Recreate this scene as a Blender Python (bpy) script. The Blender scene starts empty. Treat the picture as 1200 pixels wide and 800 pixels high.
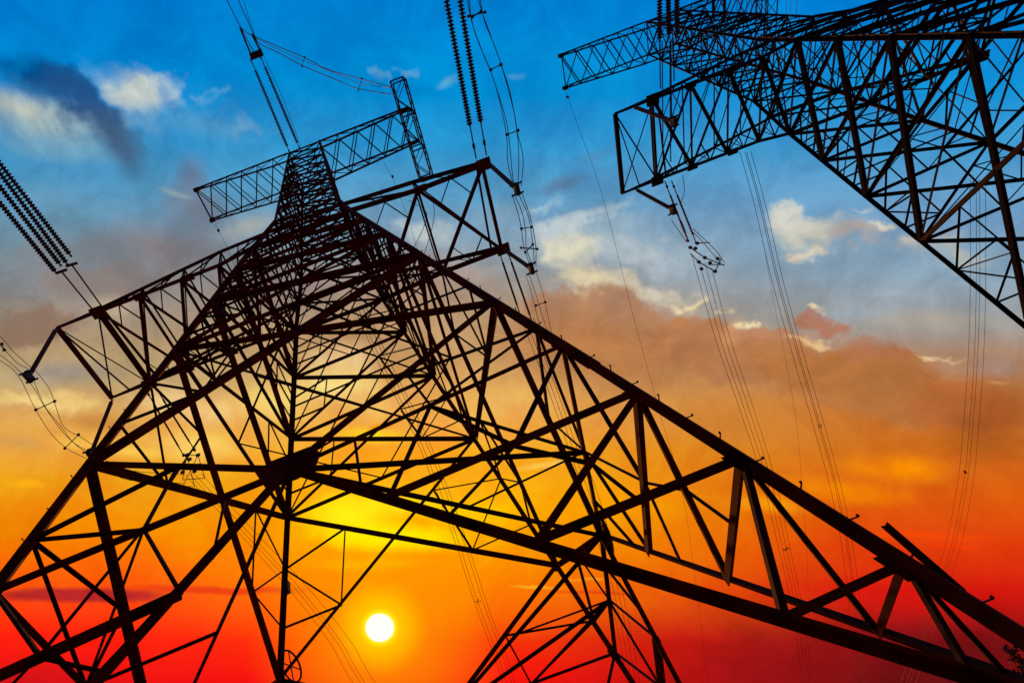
import bpy, math, random
from mathutils import Vector, Matrix
import numpy as np
random.seed(7)

# ------------------------------------------------------------------ scene, camera, sky, sun
H = 42.0                       # metres of tower above the eye; all tower measures below are fractions of it
EYE = 1.6
scene = bpy.context.scene
COL = scene.collection
# camera axes in the world: columns = image right, image down, view direction
R = np.array([[0.9358988350896944, -0.3517810407411845, -0.01853315714824863],
              [0.29042648158968387, 0.7407542696982424, 0.6057520651367483],
              [-0.19936358287812472, -0.572305176454506, 0.7954375855469489]])
FPX, CX, CY = 727.0747856658445, 487.76919915, 475.66551913
cd = bpy.data.cameras.new('camera'); cam = bpy.data.objects.new('camera', cd); COL.objects.link(cam)
rot = Matrix([[R[i][0], -R[i][1], -R[i][2]] for i in range(3)])
cam.matrix_world = Matrix.Translation((0, 0, EYE)) @ rot.to_4x4()
cd.sensor_width = 36.0; cd.sensor_fit = 'HORIZONTAL'; cd.lens = FPX / 1200 * 36
cd.shift_x = (600 - CX) / 1200; cd.shift_y = (CY - 400) / 1200
cd.clip_start = 0.05; cd.clip_end = 6000
scene.camera = cam

def ray(q): return R @ np.array([q[0] - CX, q[1] - CY, FPX])
def s2l(c):
    return tuple((v / 255 / 12.92) if v / 255 <= .04045 else (((v / 255) + .055) / 1.055) ** 2.4 for v in c)

world = bpy.data.worlds.new('World'); scene.world = world; world.use_nodes = True
nt = world.node_tree; nt.nodes.clear(); N = nt.nodes; LK = nt.links
def node(t, **k):
    n = N.new(t)
    for a, b in k.items(): setattr(n, a, b)
    return n
def vin(sock, v):
    if hasattr(v, 'is_output'): LK.new(v, sock)
    else: sock.default_value = v
def math_(op, a, b=None, c=None, clamp=False):
    n = node('ShaderNodeMath', operation=op, use_clamp=clamp); vin(n.inputs[0], a)
    if b is not None: vin(n.inputs[1], b)
    if c is not None: vin(n.inputs[2], c)
    return n.outputs[0]
def vmath(op, a, b=None, scale=None):
    n = node('ShaderNodeVectorMath', operation=op); vin(n.inputs[0], a)
    if b is not None: vin(n.inputs[1], b)
    if scale is not None: vin(n.inputs['Scale'], scale)
    return n.outputs['Value'] if op in ('DOT_PRODUCT', 'LENGTH') else n.outputs['Vector']
def mixc(fac, a, b, mode='MIX'):
    n = node('ShaderNodeMix', data_type='RGBA', blend_type=mode); n.clamp_factor = True
    vin(n.inputs['Factor'], fac)
    vin(n.inputs[6], a if hasattr(a, 'is_output') else (*a, 1)); vin(n.inputs[7], b if hasattr(b, 'is_output') else (*b, 1))
    return n.outputs[2]
def noise(vec, scale, detail=5, rough=.55, dist=0):
    n = node('ShaderNodeTexNoise'); n.noise_dimensions = '3D'
    LK.new(vec, n.inputs['Vector']); n.inputs['Scale'].default_value = scale
    n.inputs['Detail'].default_value = detail; n.inputs['Roughness'].default_value = rough; n.inputs['Distortion'].default_value = dist
    return n
tc = node('ShaderNodeTexCoord'); D = tc.outputs['Generated']
# two fixed sky directions span the dusk chart of the sky (degrees-like units, 727 per unit tangent)
U = vmath('DOT_PRODUCT', D, tuple(R[:, 0])); V = vmath('DOT_PRODUCT', D, tuple(R[:, 1])); W = vmath('DOT_PRODUCT', D, tuple(R[:, 2]))
Wm = math_('MAXIMUM', W, .25)
SX = math_('ADD', math_('MULTIPLY', math_('DIVIDE', U, Wm), FPX), CX)
SY = math_('ADD', math_('MULTIPLY', math_('DIVIDE', V, Wm), FPX), CY)
cmb = node('ShaderNodeCombineXYZ'); LK.new(SX, cmb.inputs[0]); LK.new(SY, cmb.inputs[1]); S0 = cmb.outputs[0]
n1 = noise(D, 5.5, 4, .6); n2 = noise(D, 22, 4, .62)
off1 = vmath('SUBTRACT', n1.outputs['Color'], (.5, .5, .5)); off2 = vmath('SUBTRACT', n2.outputs['Color'], (.5, .5, .5))
def flat(v, k):
    return vmath('MULTIPLY', v, k)
S_soft = vmath('ADD', S0, flat(off1, (60, 30, 0)))
S_rag = vmath('ADD', vmath('ADD', S0, flat(off1, (150, 90, 0))), flat(off2, (64, 46, 0)))
S_streak = vmath('ADD', vmath('ADD', S0, flat(off1, (120, 12, 0))), flat(off2, (20, 8, 0)))
SRC = {'n': S0, 's': S_soft, 'r': S_rag, 'h': S_streak}
# vertical ramp for left / middle / right
STOPS = {
 'L': [(-300,(0,95,180)),(0,(0,122,204)),(90,(0,132,206)),(170,(52,142,196)),(225,(84,148,186)),(290,(118,144,160)),(345,(140,134,130)),(400,(170,144,110)),(450,(196,168,118)),(500,(232,168,78)),(560,(238,158,24)),(620,(246,138,0)),(665,(252,104,8)),(700,(255,74,14)),(745,(255,32,14)),(800,(238,18,18)),(900,(160,12,14)),(1100,(70,10,12))],
 'M': [(-300,(0,100,185)),(0,(0,128,208)),(110,(0,140,210)),(170,(40,148,206)),(230,(88,152,192)),(300,(140,156,168)),(360,(176,146,112)),(420,(204,158,100)),(480,(240,176,84)),(530,(252,170,30)),(600,(255,178,0)),(660,(255,150,0)),(710,(255,112,4)),(750,(255,54,8)),(790,(255,24,12)),(900,(170,14,14)),(1100,(70,10,12))],
 'R': [(-300,(0,100,185)),(0,(0,130,214)),(110,(18,142,212)),(180,(70,152,204)),(250,(112,158,196)),(320,(136,162,182)),(380,(156,154,150)),(425,(178,130,92)),(470,(190,112,52)),(520,(204,108,28)),(580,(222,92,14)),(640,(226,62,10)),(690,(216,26,14)),(740,(146,18,20)),(800,(104,16,18)),(900,(80,12,14)),(1100,(50,10,12))]}
def ramp(stops):
    lo, hi = -300., 1100.
    n = node('ShaderNodeValToRGB'); cr = n.color_ramp; cr.interpolation = 'B_SPLINE' if False else 'EASE' if False else 'LINEAR'
    st = [((y - lo) / (hi - lo), s2l(c)) for y, c in stops]
    cr.elements[0].position = st[0][0]; cr.elements[0].color = (*st[0][1], 1)
    cr.elements[1].position = st[-1][0]; cr.elements[1].color = (*st[-1][1], 1)
    for p_, c in st[1:-1]:
        e = cr.elements.new(p_); e.color = (*c, 1)
    sep = node('ShaderNodeSeparateXYZ'); LK.new(S_streak, sep.inputs[0])
    LK.new(math_('DIVIDE', math_('SUBTRACT', sep.outputs[1], lo), hi - lo), n.inputs[0])
    return n.outputs[0]
def smooth(v, a, b, lo=0., hi=1.):
    n = node('ShaderNodeMapRange'); n.interpolation_type = 'SMOOTHSTEP'; LK.new(v, n.inputs['Value'])
    n.inputs['From Min'].default_value = a; n.inputs['From Max'].default_value = b
    n.inputs['To Min'].default_value = lo; n.inputs['To Max'].default_value = hi
    return n.outputs['Result']
sky = mixc(smooth(SX, 120, 470), ramp(STOPS['L']), ramp(STOPS['M']))
sky = mixc(smooth(SX, 480, 1060), sky, ramp(STOPS['R']))
wisp = noise(D, 11, 6, .68, .5)
wispf = wisp.outputs['Fac']
def patch(sky, x, y, rx, ry, ang, col, op, src='s', soft=1.0, tex=0.0, core=0.0):
    """one cloud bank or glow: an ellipse on the sky chart with ragged or soft edge"""
    m = node('ShaderNodeMapping'); m.vector_type = 'TEXTURE'
    LK.new(SRC[src], m.inputs['Vector'])
    m.inputs['Location'].default_value = (x, y, 0); m.inputs['Rotation'].default_value = (0, 0, math.radians(ang)); m.inputs['Scale'].default_value = (rx, ry, 1)
    d = vmath('LENGTH', m.outputs[0])
    f = smooth(d, 1.0, core if core else 1.0 - soft, 0., op)
    if tex:
        f = math_('MULTIPLY', f, smooth(wispf, .5 - .22 * 1, .5 + .14, 1 - tex, 1.))
    return mixc(f, sky, s2l(col))
PATCHES = [
 # upper left: pale cloud with a dark blue streak across it
 (40,150,150,42,12,(150,180,186),.75,'s',1,.4),(20,128,95,30,15,(190,196,184),.8,'s',1,.3),
 (178,100,54,16,-10,(190,206,208),.75,'r',1,.6),(130,146,90,20,8,(132,172,192),.6,'r',1,.6),(60,150,110,34,8,(158,182,184),.7,'r',1,.5),(10,136,60,16,14,(196,198,184),.7,'r',1,.4),
 (150,112,66,34,10,(198,206,196),.98,'r',.9,.25),(110,90,50,24,0,(120,168,200),.5,'r',1,.4),(205,110,20,20,30,(190,205,205),.6,'r',1,.4),
 (230,145,110,24,14,(96,160,198),.55,'s',1,.4),(60,178,120,22,4,(116,166,190),.6,'s',1,.2),(290,148,44,12,20,(130,175,198),.5,'r',1,.5),
 (44,92,66,34,20,(0,74,138),.95,'r',.8,.1),(30,110,50,24,30,(40,96,146),.7,'r',.8,.2),(88,132,92,36,45,(34,78,130),.97,'r',.75,.1),(130,172,76,28,52,(64,92,124),.9,'s',.95,0),
 (250,116,16,11,0,(110,170,205),.55,'r',1,.3),(448,90,16,10,10,(110,170,205),.6,'r',1,.3),(480,80,22,8,-22,(110,170,210),.55,'r',1,.3),
 (525,93,20,8,-32,(110,175,210),.6,'s',1,.3),(602,88,16,5,-4,(90,165,210),.6,'s',1,.3),
 # mauve veils on the left
 (228,205,34,34,20,(100,120,150),.9,'s',1,.1),(232,245,70,44,20,(120,124,138),.85,'s',1,.1),(205,228,34,6,14,(160,176,180),.6,'s',1,.3),
 (200,292,140,46,5,(126,112,114),.85,'s',1,.2),(100,300,120,36,-6,(120,122,128),.7,'r',.8,.4),(330,330,90,50,0,(132,112,108),.7,'r',.7,.3),(150,330,110,30,-4,(134,116,108),.7,'r',.6,.4),(60,235,80,24,8,(104,150,178),.5,'s',1,.3),
 (40,378,100,26,0,(136,106,90),.85,'r',.6,.35),(140,360,40,24,0,(196,172,140),.55,'s',1,.4),(300,265,60,22,-12,(170,166,152),.65,'s',1,.3),
 (30,340,60,14,0,(136,140,146),.6,'s',1,.3),(75,436,90,22,2,(150,140,130),.85,'s',.9,.1),
 (55,470,100,16,3,(246,212,130),.9,'r',.9,.2),(120,497,66,16,8,(196,128,60),.8,'s',.9,.1),(130,525,110,12,8,(255,206,84),.8,'s',1,.2),
 (20,520,60,16,0,(206,158,90),.6,'s',1,.2),(35,568,34,9,4,(255,180,20),.9,'s',1,.1),(20,620,60,40,0,(232,132,6),.5,'s',1,0),
 (90,698,150,12,0,(176,34,38),.92,'h',.6,0,0),(250,690,150,7,1,(232,48,20),.8,'h',.8,0),(60,800,130,40,0,(200,18,24),.8,'s',1,0),
 # centre, between the braces
 (480,330,140,60,0,(178,132,100),.6,'s',1,.2),(400,395,120,34,-6,(196,150,104),.7,'s',1,.2),
 (590,250,60,26,-8,(128,158,178),.6,'s',1,.2),(490,268,56,20,0,(196,204,200),.8,'r',1,.2),
 (390,420,70,30,0,(244,212,150),.85,'s',1,.2),(385,450,76,34,0,(255,230,140),.9,'s',1,.2),(200,470,60,26,0,(250,216,150),.7,'s',1,.2),(230,520,70,28,0,(255,214,108),.85,'s',1,.2),
 (240,480,60,26,0,(250,210,140),.7,'s',1,.3),(430,470,60,30,8,(240,184,100),.75,'s',1,.2),(310,470,90,34,0,(255,226,120),.7,'s',1,.2),
 (420,510,70,14,4,(255,226,10),.85,'h',1,.1),(435,500,30,6,-3,(246,150,10),.9,'h',.9,0),(470,590,120,18,6,(255,228,20),.8,'h',1,.2),
 (455,628,120,24,4,(255,250,0),1,'h',.8,.15),(410,602,84,30,0,(255,250,20),.95,'s',1,.15),(560,600,70,26,0,(255,196,0),.8,'s',1,.1),
 (430,660,110,12,0,(255,190,0),.6,'h',1,0),(600,570,60,30,0,(255,176,10),.6,'s',1,0),(640,545,60,5,-8,(255,206,90),.7,'h',1,.2),
 (610,470,60,30,0,(236,176,92),.6,'s',1,.1),
 # the big orange cloud bank with cream crests
 (700,180,40,10,-20,(88,128,160),.4,'s',1,.2),(660,214,46,14,-16,(86,112,146),.8,'s',1,.2),
 (700,275,120,40,-8,(160,180,190),.75,'s',1,.35),(695,248,70,8,-12,(196,206,206),.65,'s',1,.3),
 (680,285,56,34,8,(224,216,184),.95,'r',.95,.3),(700,325,66,26,14,(232,212,168),.9,'r',1,.35),(745,345,60,20,10,(222,204,172),.7,'r',1,.4),(660,262,50,14,-20,(190,200,204),.7,'r',1,.4),(790,300,80,40,0,(148,170,184),.6,'s',1,.2),
 (690,368,100,42,8,(176,126,92),.95,'r',.4,.15),(800,365,34,10,4,(232,204,164),.85,'r',.9,.3),
 (700,415,180,64,8,(184,122,72),.95,'s',.8,.15),(850,415,130,46,8,(182,120,76),.95,'r',.35,.15),
 (824,358,16,10,12,(240,216,160),.9,'r',1,.2),(862,388,16,26,10,(226,166,110),.6,'s',1,.2),(878,374,16,7,25,(250,222,170),.9,'r',1,.1),
 (955,378,34,22,30,(178,118,92),.95,'r',.5,.1),(900,392,50,14,10,(186,130,96),.8,'r',.5,.2),(948,355,16,7,10,(250,222,180),.85,'r',1,.1),
 (1010,452,150,46,9,(184,116,62),.97,'r',.3,.08),(1130,478,110,40,6,(176,96,46),.7,'r',.6,.1),(940,402,34,7,6,(242,202,140),.8,'r',1,.2),(1010,415,60,22,4,(184,118,82),.85,'r',.8,.1),
 (1110,432,60,18,10,(190,150,124),.6,'s',1,.2),(1170,430,50,22,0,(162,140,134),.7,'s',1,.2),(1075,428,24,5,12,(240,212,160),.8,'r',1,.1),(1105,428,50,4,4,(230,204,160),.6,'r',1,.2),
 (1170,450,20,4,0,(214,160,100),.7,'s',1,.2),(1160,500,90,60,0,(164,82,32),.7,'s',1,.1),(880,500,150,40,6,(204,126,48),.6,'s',1,.1),
 # right: small cream clouds on the blue
 (965,275,110,32,5,(172,182,184),.85,'r',1,.6),(950,258,70,14,4,(206,208,196),.7,'r',1,.6),(1090,300,90,16,4,(180,186,184),.6,'r',1,.6),(690,252,110,14,-14,(190,204,208),.7,'r',1,.6),(640,240,50,10,-20,(170,194,206),.6,'r',1,.6),(760,300,90,26,6,(190,196,196),.6,'r',1,.6),(735,262,60,18,-6,(150,176,192),.7,'r',1,.5),(780,345,70,16,6,(214,200,176),.7,'r',1,.6),
 (945,272,70,26,8,(196,194,178),.95,'r',.8,.3),(930,262,50,18,0,(214,212,196),.8,'r',.9,.4),(1000,282,50,16,6,(176,164,156),.9,'r',.8,.2),
 (935,296,30,9,0,(232,214,180),.8,'r',1,.1),(1036,276,22,9,-8,(222,214,190),.9,'r',1,.1),(1025,253,18,7,0,(176,192,200),.85,'r',1,.2),
 (1075,290,26,12,10,(206,196,176),.85,'r',1,.2),(1130,292,60,14,8,(206,194,166),.7,'r',1,.4),(1000,318,160,20,2,(140,164,184),.5,'s',1,.3),
 (1050,345,70,10,6,(160,170,176),.5,'s',1,.4),(1100,375,110,20,0,(176,164,148),.7,'s',1,.2),(990,365,60,16,0,(150,166,180),.5,'s',1,.2),
 # fire-coloured low sky
 (1045,548,90,26,4,(255,152,0),.95,'h',1,.1),(985,575,110,22,6,(248,138,0),.8,'h',1,.1),(905,590,70,16,6,(255,170,10),.8,'h',1,.1),
 (700,590,140,40,0,(255,152,0),.6,'s',1,0),(1080,628,140,7,3,(255,72,4),.6,'h',1,0),(1060,700,200,26,4,(214,20,14),.6,'s',1,0),
 (640,688,46,3,3,(255,190,40),.7,'h',1,.2),(690,680,30,3,2,(255,180,40),.7,'h',1,.2),(700,695,60,3,3,(230,40,20),.7,'h',1,.1),(1120,640,60,5,4,(255,60,8),.5,'h',1,.1),
 (800,760,120,50,0,(206,18,16),.6,'s',1,0),(900,780,160,60,0,(146,16,18),.8,'s',1,0),(1120,770,160,60,0,(96,14,18),.75,'s',1,0),(560,780,140,40,0,(255,22,14),.5,'s',1,0),
]
for i_, P_ in enumerate(PATCHES):
    if i_ % 9 == 8:      # a tiny dependence on the sky so far keeps the shader evaluated in batches
        for k_ in SRC: SRC[k_] = vmath('ADD', SRC[k_], vmath('MULTIPLY', sky, (1e-6, 1e-6, 1e-6)))
    sky = patch(sky, *P_)
# grain of thin cloud everywhere
sky = mixc(.17, sky, mixc(smooth(wispf, .3, .7), (0, 0, 0), (1, 1, 1)), 'OVERLAY')
# aureole and the disc of the low sun
SUNP = (445, 735)
dS = vmath('LENGTH', vmath('SUBTRACT', S0, (SUNP[0], SUNP[1], 0)))
sky = mixc(smooth(dS, 170, 10, 0, .65), sky, s2l((255, 168, 0)))
sky = mixc(smooth(dS, 62, 14, 0, .75), sky, s2l((255, 214, 0)))
sky = mixc(smooth(dS, 25, 15, 0, .95), sky, s2l((255, 246, 30)))
sky = mixc(smooth(dS, 17.5, 15.5, 0, 1), sky, (1.15, 1.12, .95))
sky = mixc(smooth(W, .60, .15), sky, s2l((58, 22, 16)))   # the sky away from the sunset is already dark
bg = node('ShaderNodeBackground'); LK.new(sky, bg.inputs['Color']); bg.inputs['Strength'].default_value = 1.0
world.cycles.sampling_method = 'MANUAL'; world.cycles.sample_map_resolution = 256
wo = node('ShaderNodeOutputWorld'); LK.new(bg.outputs[0], wo.inputs['Surface'])

sv = ray(SUNP); sv = Vector((sv / np.linalg.norm(sv)).tolist())
sl = bpy.data.lights.new('sun', 'SUN'); sl.energy = 2.2; sl.angle = math.radians(.53); sl.color = (1, .26, .06)
so = bpy.data.objects.new('sun', sl); COL.objects.link(so); so.rotation_euler = sv.to_track_quat('Z', 'Y').to_euler()
scene.view_settings.view_transform = 'Standard'; scene.view_settings.look = 'None'
scene.view_settings.exposure = 0; scene.view_settings.gamma = 1; scene.view_settings.use_curve_mapping = False
scene.render.engine = 'CYCLES'; scene.cycles.max_bounces = 2

# ------------------------------------------------------------------ materials
def mat(name, base, rough=.6, metal=0., var=.35, scale=3., spec=.5):
    m = bpy.data.materials.new(name); m.use_nodes = True
    t = m.node_tree; b = t.nodes['Principled BSDF']
    tcn = t.nodes.new('ShaderNodeTexCoord'); nz = t.nodes.new('ShaderNodeTexNoise'); nz.inputs['Scale'].default_value = scale; nz.inputs['Detail'].default_value = 6
    t.links.new(tcn.outputs['Object'], nz.inputs['Vector'])
    cr = t.nodes.new('ShaderNodeValToRGB'); cr.color_ramp.elements[0].position = .3; cr.color_ramp.elements[1].position = .7
    cr.color_ramp.elements[0].color = (*[v * (1 - var) for v in base], 1); cr.color_ramp.elements[1].color = (*[min(1, v * (1 + var)) for v in base], 1)
    t.links.new(nz.outputs['Fac'], cr.inputs[0]); t.links.new(cr.outputs[0], b.inputs['Base Color'])
    mr = t.nodes.new('ShaderNodeMapRange'); mr.inputs['To Min'].default_value = rough - .12; mr.inputs['To Max'].default_value = rough + .12
    t.links.new(nz.outputs['Fac'], mr.inputs['Value']); t.links.new(mr.outputs[0], b.inputs['Roughness'])
    b.inputs['Metallic'].default_value = metal; b.inputs['Specular IOR Level'].default_value = spec
    bp = t.nodes.new('ShaderNodeBump'); bp.inputs['Strength'].default_value = .15; bp.inputs['Distance'].default_value = .01
    t.links.new(nz.outputs['Fac'], bp.inputs['Height']); t.links.new(bp.outputs[0], b.inputs['Normal'])
    return m
STEEL = mat('weathered_steel', (.056, .017, .009), .8, .0, .65, 2.2, .02)
STEEL_THIN = mat('weathered_thin_steel', (.024, .014, .011), .75, .0, .5, 3, .06)
FITTING = mat('dark_iron_fitting', (.02, .02, .022), .5, .3, .3, 6, .2)
GLASSY = mat('brown_porcelain', (.022, .016, .018), .35, 0, .3, 9, .3)
TUBE = mat('blue_grey_polymer', (.03, .045, .075), .4, 0, .2, 6, .5)
WIRE = mat('aluminium_strand', (.03, .03, .032), .5, .3, .2, 20, .2)
CONCRETE = mat('pier_concrete', (.3, .29, .27), .85, 0, .2, 5)
BOUNCE_GROUND = mat('warm_bounce_ground', (.32, .17, .09), .9, 0, .5, .8)  # unseen ground; red tint chosen to throw warm light onto the undersides
LEAF = mat('dark_leaf', (.035, .05, .02), .7, 0, .5, 2)
BARK = mat('bark', (.06, .045, .03), .9, 0, .3, 4)

# ------------------------------------------------------------------ helpers
def tag(o, label=None, cat=None, group=None, kind=None):
    for k, v in (('label', label), ('category', cat), ('group', group), ('kind', kind)):
        if v: o[k] = v
    return o
def empty(name, loc):
    o = bpy.data.objects.new(name, None); COL.objects.link(o); o.location = loc; o.empty_display_size = .5
    return o
class MB:
    def __init__(s): s.v = []; s.f = []; s.smooth = False
    def prism(s, p, q, prof, up=None):
        p = Vector(p); q = Vector(q); d = q - p
        if d.length < 1e-6: return s
        d.normalize()
        ref = Vector(up) if up is not None else Vector((0, 0, 1))
        if abs(d.dot(ref.normalized())) > .97: ref = Vector((1, .3, 0))
        x = d.cross(ref).normalized(); y = d.cross(x).normalized()
        n = len(prof); b = len(s.v)
        for c in (p, q):
            for (u, w) in prof: s.v.append(tuple(c + x * u + y * w))
        for i in range(n):
            j = (i + 1) % n; s.f.append((b + i, b + j, b + n + j, b + n + i))
        s.f.append(tuple(b + n - 1 - i for i in range(n))); s.f.append(tuple(b + n + i for i in range(n)))
        return s
    def bar(s, p, q, w, h=None, up=None):
        h = h or w
        return s.prism(p, q, [(-w/2, -h/2), (w/2, -h/2), (w/2, h/2), (-w/2, h/2)], up)
    def angle(s, p, q, w, up=None, th=None):
        if th is None and w >= .185: return s.bar(p, q, w * .82, w * .82, up)
        th = th or max(.008, w * .11); a = w / 2
        return s.prism(p, q, [(-a, -a), (a, -a), (a, -a + th), (-a + th, -a + th), (-a + th, a), (-a, a)], up)
    def rod(s, p, q, r, n=6, up=None):
        return s.prism(p, q, [(r * math.cos(6.2832 * i / n), r * math.sin(6.2832 * i / n)) for i in range(n)], up)
    def box(s, c, ex, ey, ez, X=(1,0,0), Y=(0,1,0), Z=(0,0,1)):
        c = Vector(c); X, Y, Z = Vector(X), Vector(Y), Vector(Z); b = len(s.v)
        for k in (-1, 1):
            for (i, j) in ((-1,-1),(1,-1),(1,1),(-1,1)): s.v.append(tuple(c + X*i*ex/2 + Y*j*ey/2 + Z*k*ez/2))
        s.f += [(b+3,b+2,b+1,b),(b+4,b+5,b+6,b+7)] + [(b+i, b+(i+1)%4, b+4+(i+1)%4, b+4+i) for i in range(4)]
        return s
    def tube(s, pts, r, n=6):
        pts = [Vector(p) for p in pts]; b = len(s.v); x = None
        for k, p in enumerate(pts):
            d = (pts[min(k+1, len(pts)-1)] - pts[max(k-1, 0)]).normalized()
            if x is None:
                x = d.cross(Vector((0, 0, 1)) if abs(d.z) < .9 else Vector((1, 0, 0))).normalized()
            x = (x - d * x.dot(d)).normalized(); y = d.cross(x)
            for i in range(n):
                a = 6.2832 * i / n; s.v.append(tuple(p + x * math.cos(a) * r + y * math.sin(a) * r))
        for k in range(len(pts) - 1):
            for i in range(n):
                j = (i + 1) % n; s.f.append((b+k*n+i, b+k*n+j, b+(k+1)*n+j, b+(k+1)*n+i))
        s.f.append(tuple(b + n - 1 - i for i in range(n))); s.f.append(tuple(b + (len(pts)-1)*n + i for i in range(n)))
        return s
    def lathe(s, p, q, prof, n=10):
        """prof: (distance along from p as metres, radius)"""
        p = Vector(p); q = Vector(q); d = (q - p).normalized()
        x = d.cross(Vector((0, 0, 1)) if abs(d.z) < .9 else Vector((1, 0, 0))).normalized(); y = d.cross(x); b = len(s.v)
        for (h, r) in prof:
            for i in range(n):
                a = 6.2832 * i / n; s.v.append(tuple(p + d * h + (x * math.cos(a) + y * math.sin(a)) * r))
        for k in range(len(prof) - 1):
            for i in range(n):
                j = (i + 1) % n; s.f.append((b+k*n+i, b+k*n+j, b+(k+1)*n+j, b+(k+1)*n+i))
        s.f.append(tuple(b + n - 1 - i for i in range(n))); s.f.append(tuple(b + (len(prof)-1)*n + i for i in range(n)))
        return s
    def build(s, name, m, parent=None, origin=None):
        me = bpy.data.meshes.new(name)
        o3 = Vector(origin) if origin is not None else Vector((0, 0, 0))
        me.from_pydata([tuple(Vector(v) - o3) for v in s.v], [], s.f); me.validate(); me.update()
        me.materials.append(m)
        o = bpy.data.objects.new(name, me); COL.objects.link(o)
        if parent: o.parent = parent
        else: o.location = o3
        return o

# ------------------------------------------------------------------ the place: terrain
AX = np.array([-.0585, .27341655, 1.0]) * H + np.array([0, 0, EYE])       # apex of the leg lines, first tower
SHIFT = np.array([.65990, .02942, .08484]) * H                            # second tower stands on higher ground
def ground_z(x, y):
    dx, dy = x - (AX[0] + SHIFT[0]), y - (AX[1] + SHIFT[1])
    z = SHIFT[2] * math.exp(-((dx * dx + dy * dy) / 15.5 ** 2) ** 1.3)
    z += .12 * math.sin(x * .31 + 1) * math.sin(y * .27) * min(1, math.hypot(x, y) / 20)
    far = max(0, math.hypot(x, y) - 90)
    return z + min(6, far * .01) * math.sin(x * .006 + .4) * math.cos(y * .005)
g = MB(); cs = sorted(set([round(v, 2) for v in list(np.arange(-60, 100, 2.5)) + [-60 - 1.25 ** k * 4 for k in range(1, 30)] + [97.5 + 1.25 ** k * 4 for k in range(1, 30)]]))
nn = len(cs)
for y in cs:
    for x in cs: g.v.append((x, y, ground_z(x, y)))
for j in range(nn - 1):
    for i in range(nn - 1): g.f.append((j*nn+i, j*nn+i+1, (j+1)*nn+i+1, (j+1)*nn+i))
ground = g.build('ground', BOUNCE_GROUND); tag(ground, kind='structure')

# ------------------------------------------------------------------ the lattice tower
SA, SL = .148711, .15182631
LEGS = {'L': (-1, -1), 'R': (1, -1), 'B': (-1, 1), 'C': (1, 1)}
#         arm   X      X      X     V-top  beam    struts ...            foot
LEVEL = {'L': [.360, .435, .515, .607, .738, .820, .872, .918, .962, 1.012],
         'R': [.360, .433, .512, .601, .729, .797, .847, .893, .937, .978],
         'B': [.360, .433, .517, .605, .740, .808, .852, .896, .940, .975],
         'C': [.360, .428, .505, .596, .731, .800, .850, .895, .940, .975]}
PC = {'LR': .813, 'RC': .801, 'BC': .800, 'LB': .835}                     # centre node of each face
def hw(t): return .150 * t if t > .26 else .0265 + .0125 * (t + .08) / .34
def leg(k, t):
    ua, ul = LEGS[k]
    if t < .36: h = hw(t); return np.array([ua * h + .0175 * max(0, (.36 - t) / .44), ul * h, t])
    ka = 1 - (.035 * min(1, max(0, (t - .45) / .25)) if k == 'C' else 0)
    return np.array([ua * SA * t * ka, ul * SL * t, t])
def W3(p): return Vector((p[0] * H, p[1] * H, (1 - p[2]) * H + EYE))       # tower space -> local metres (ground level at z = 0)
def lerp(a, b, k): return a + (b - a) * k
MEM = {}                                                                  # part name -> [(p, q, width, up, kind)]
def M(name, p, q, w, up=None, kind='angle', par=None):
    MEM.setdefault((par, name), []).append((W3(p), W3(q), w, up, kind))
def redundant_panel(a0, b0, a1, b1, w, both=True):
    """secondary bars of an X panel: leg mid points to the quarter points of the diagonals"""
    # crossing point of diagonals a0-b1 and b0-a1
    wa, wb = np.linalg.norm(a0 - b0), np.linalg.norm(a1 - b1)
    k = wa / (wa + wb); c = lerp(a0, b1, k)
    for s0, s1, o0, o1 in ((a0, a1, b0, b1), (b0, b1, a0, a1)):
        qu = lerp(s0, c, .55); ql = lerp(s1, c, .5)
        m1 = lerp(s0, s1, .36); m2 = lerp(s0, s1, .72)
        M('redundant_brace', m1, qu, w); M('redundant_brace', m2, ql, w); M('redundant_brace', qu, ql, w)
        if both: M('redundant_brace', m1, ql, w * .9)
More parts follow.
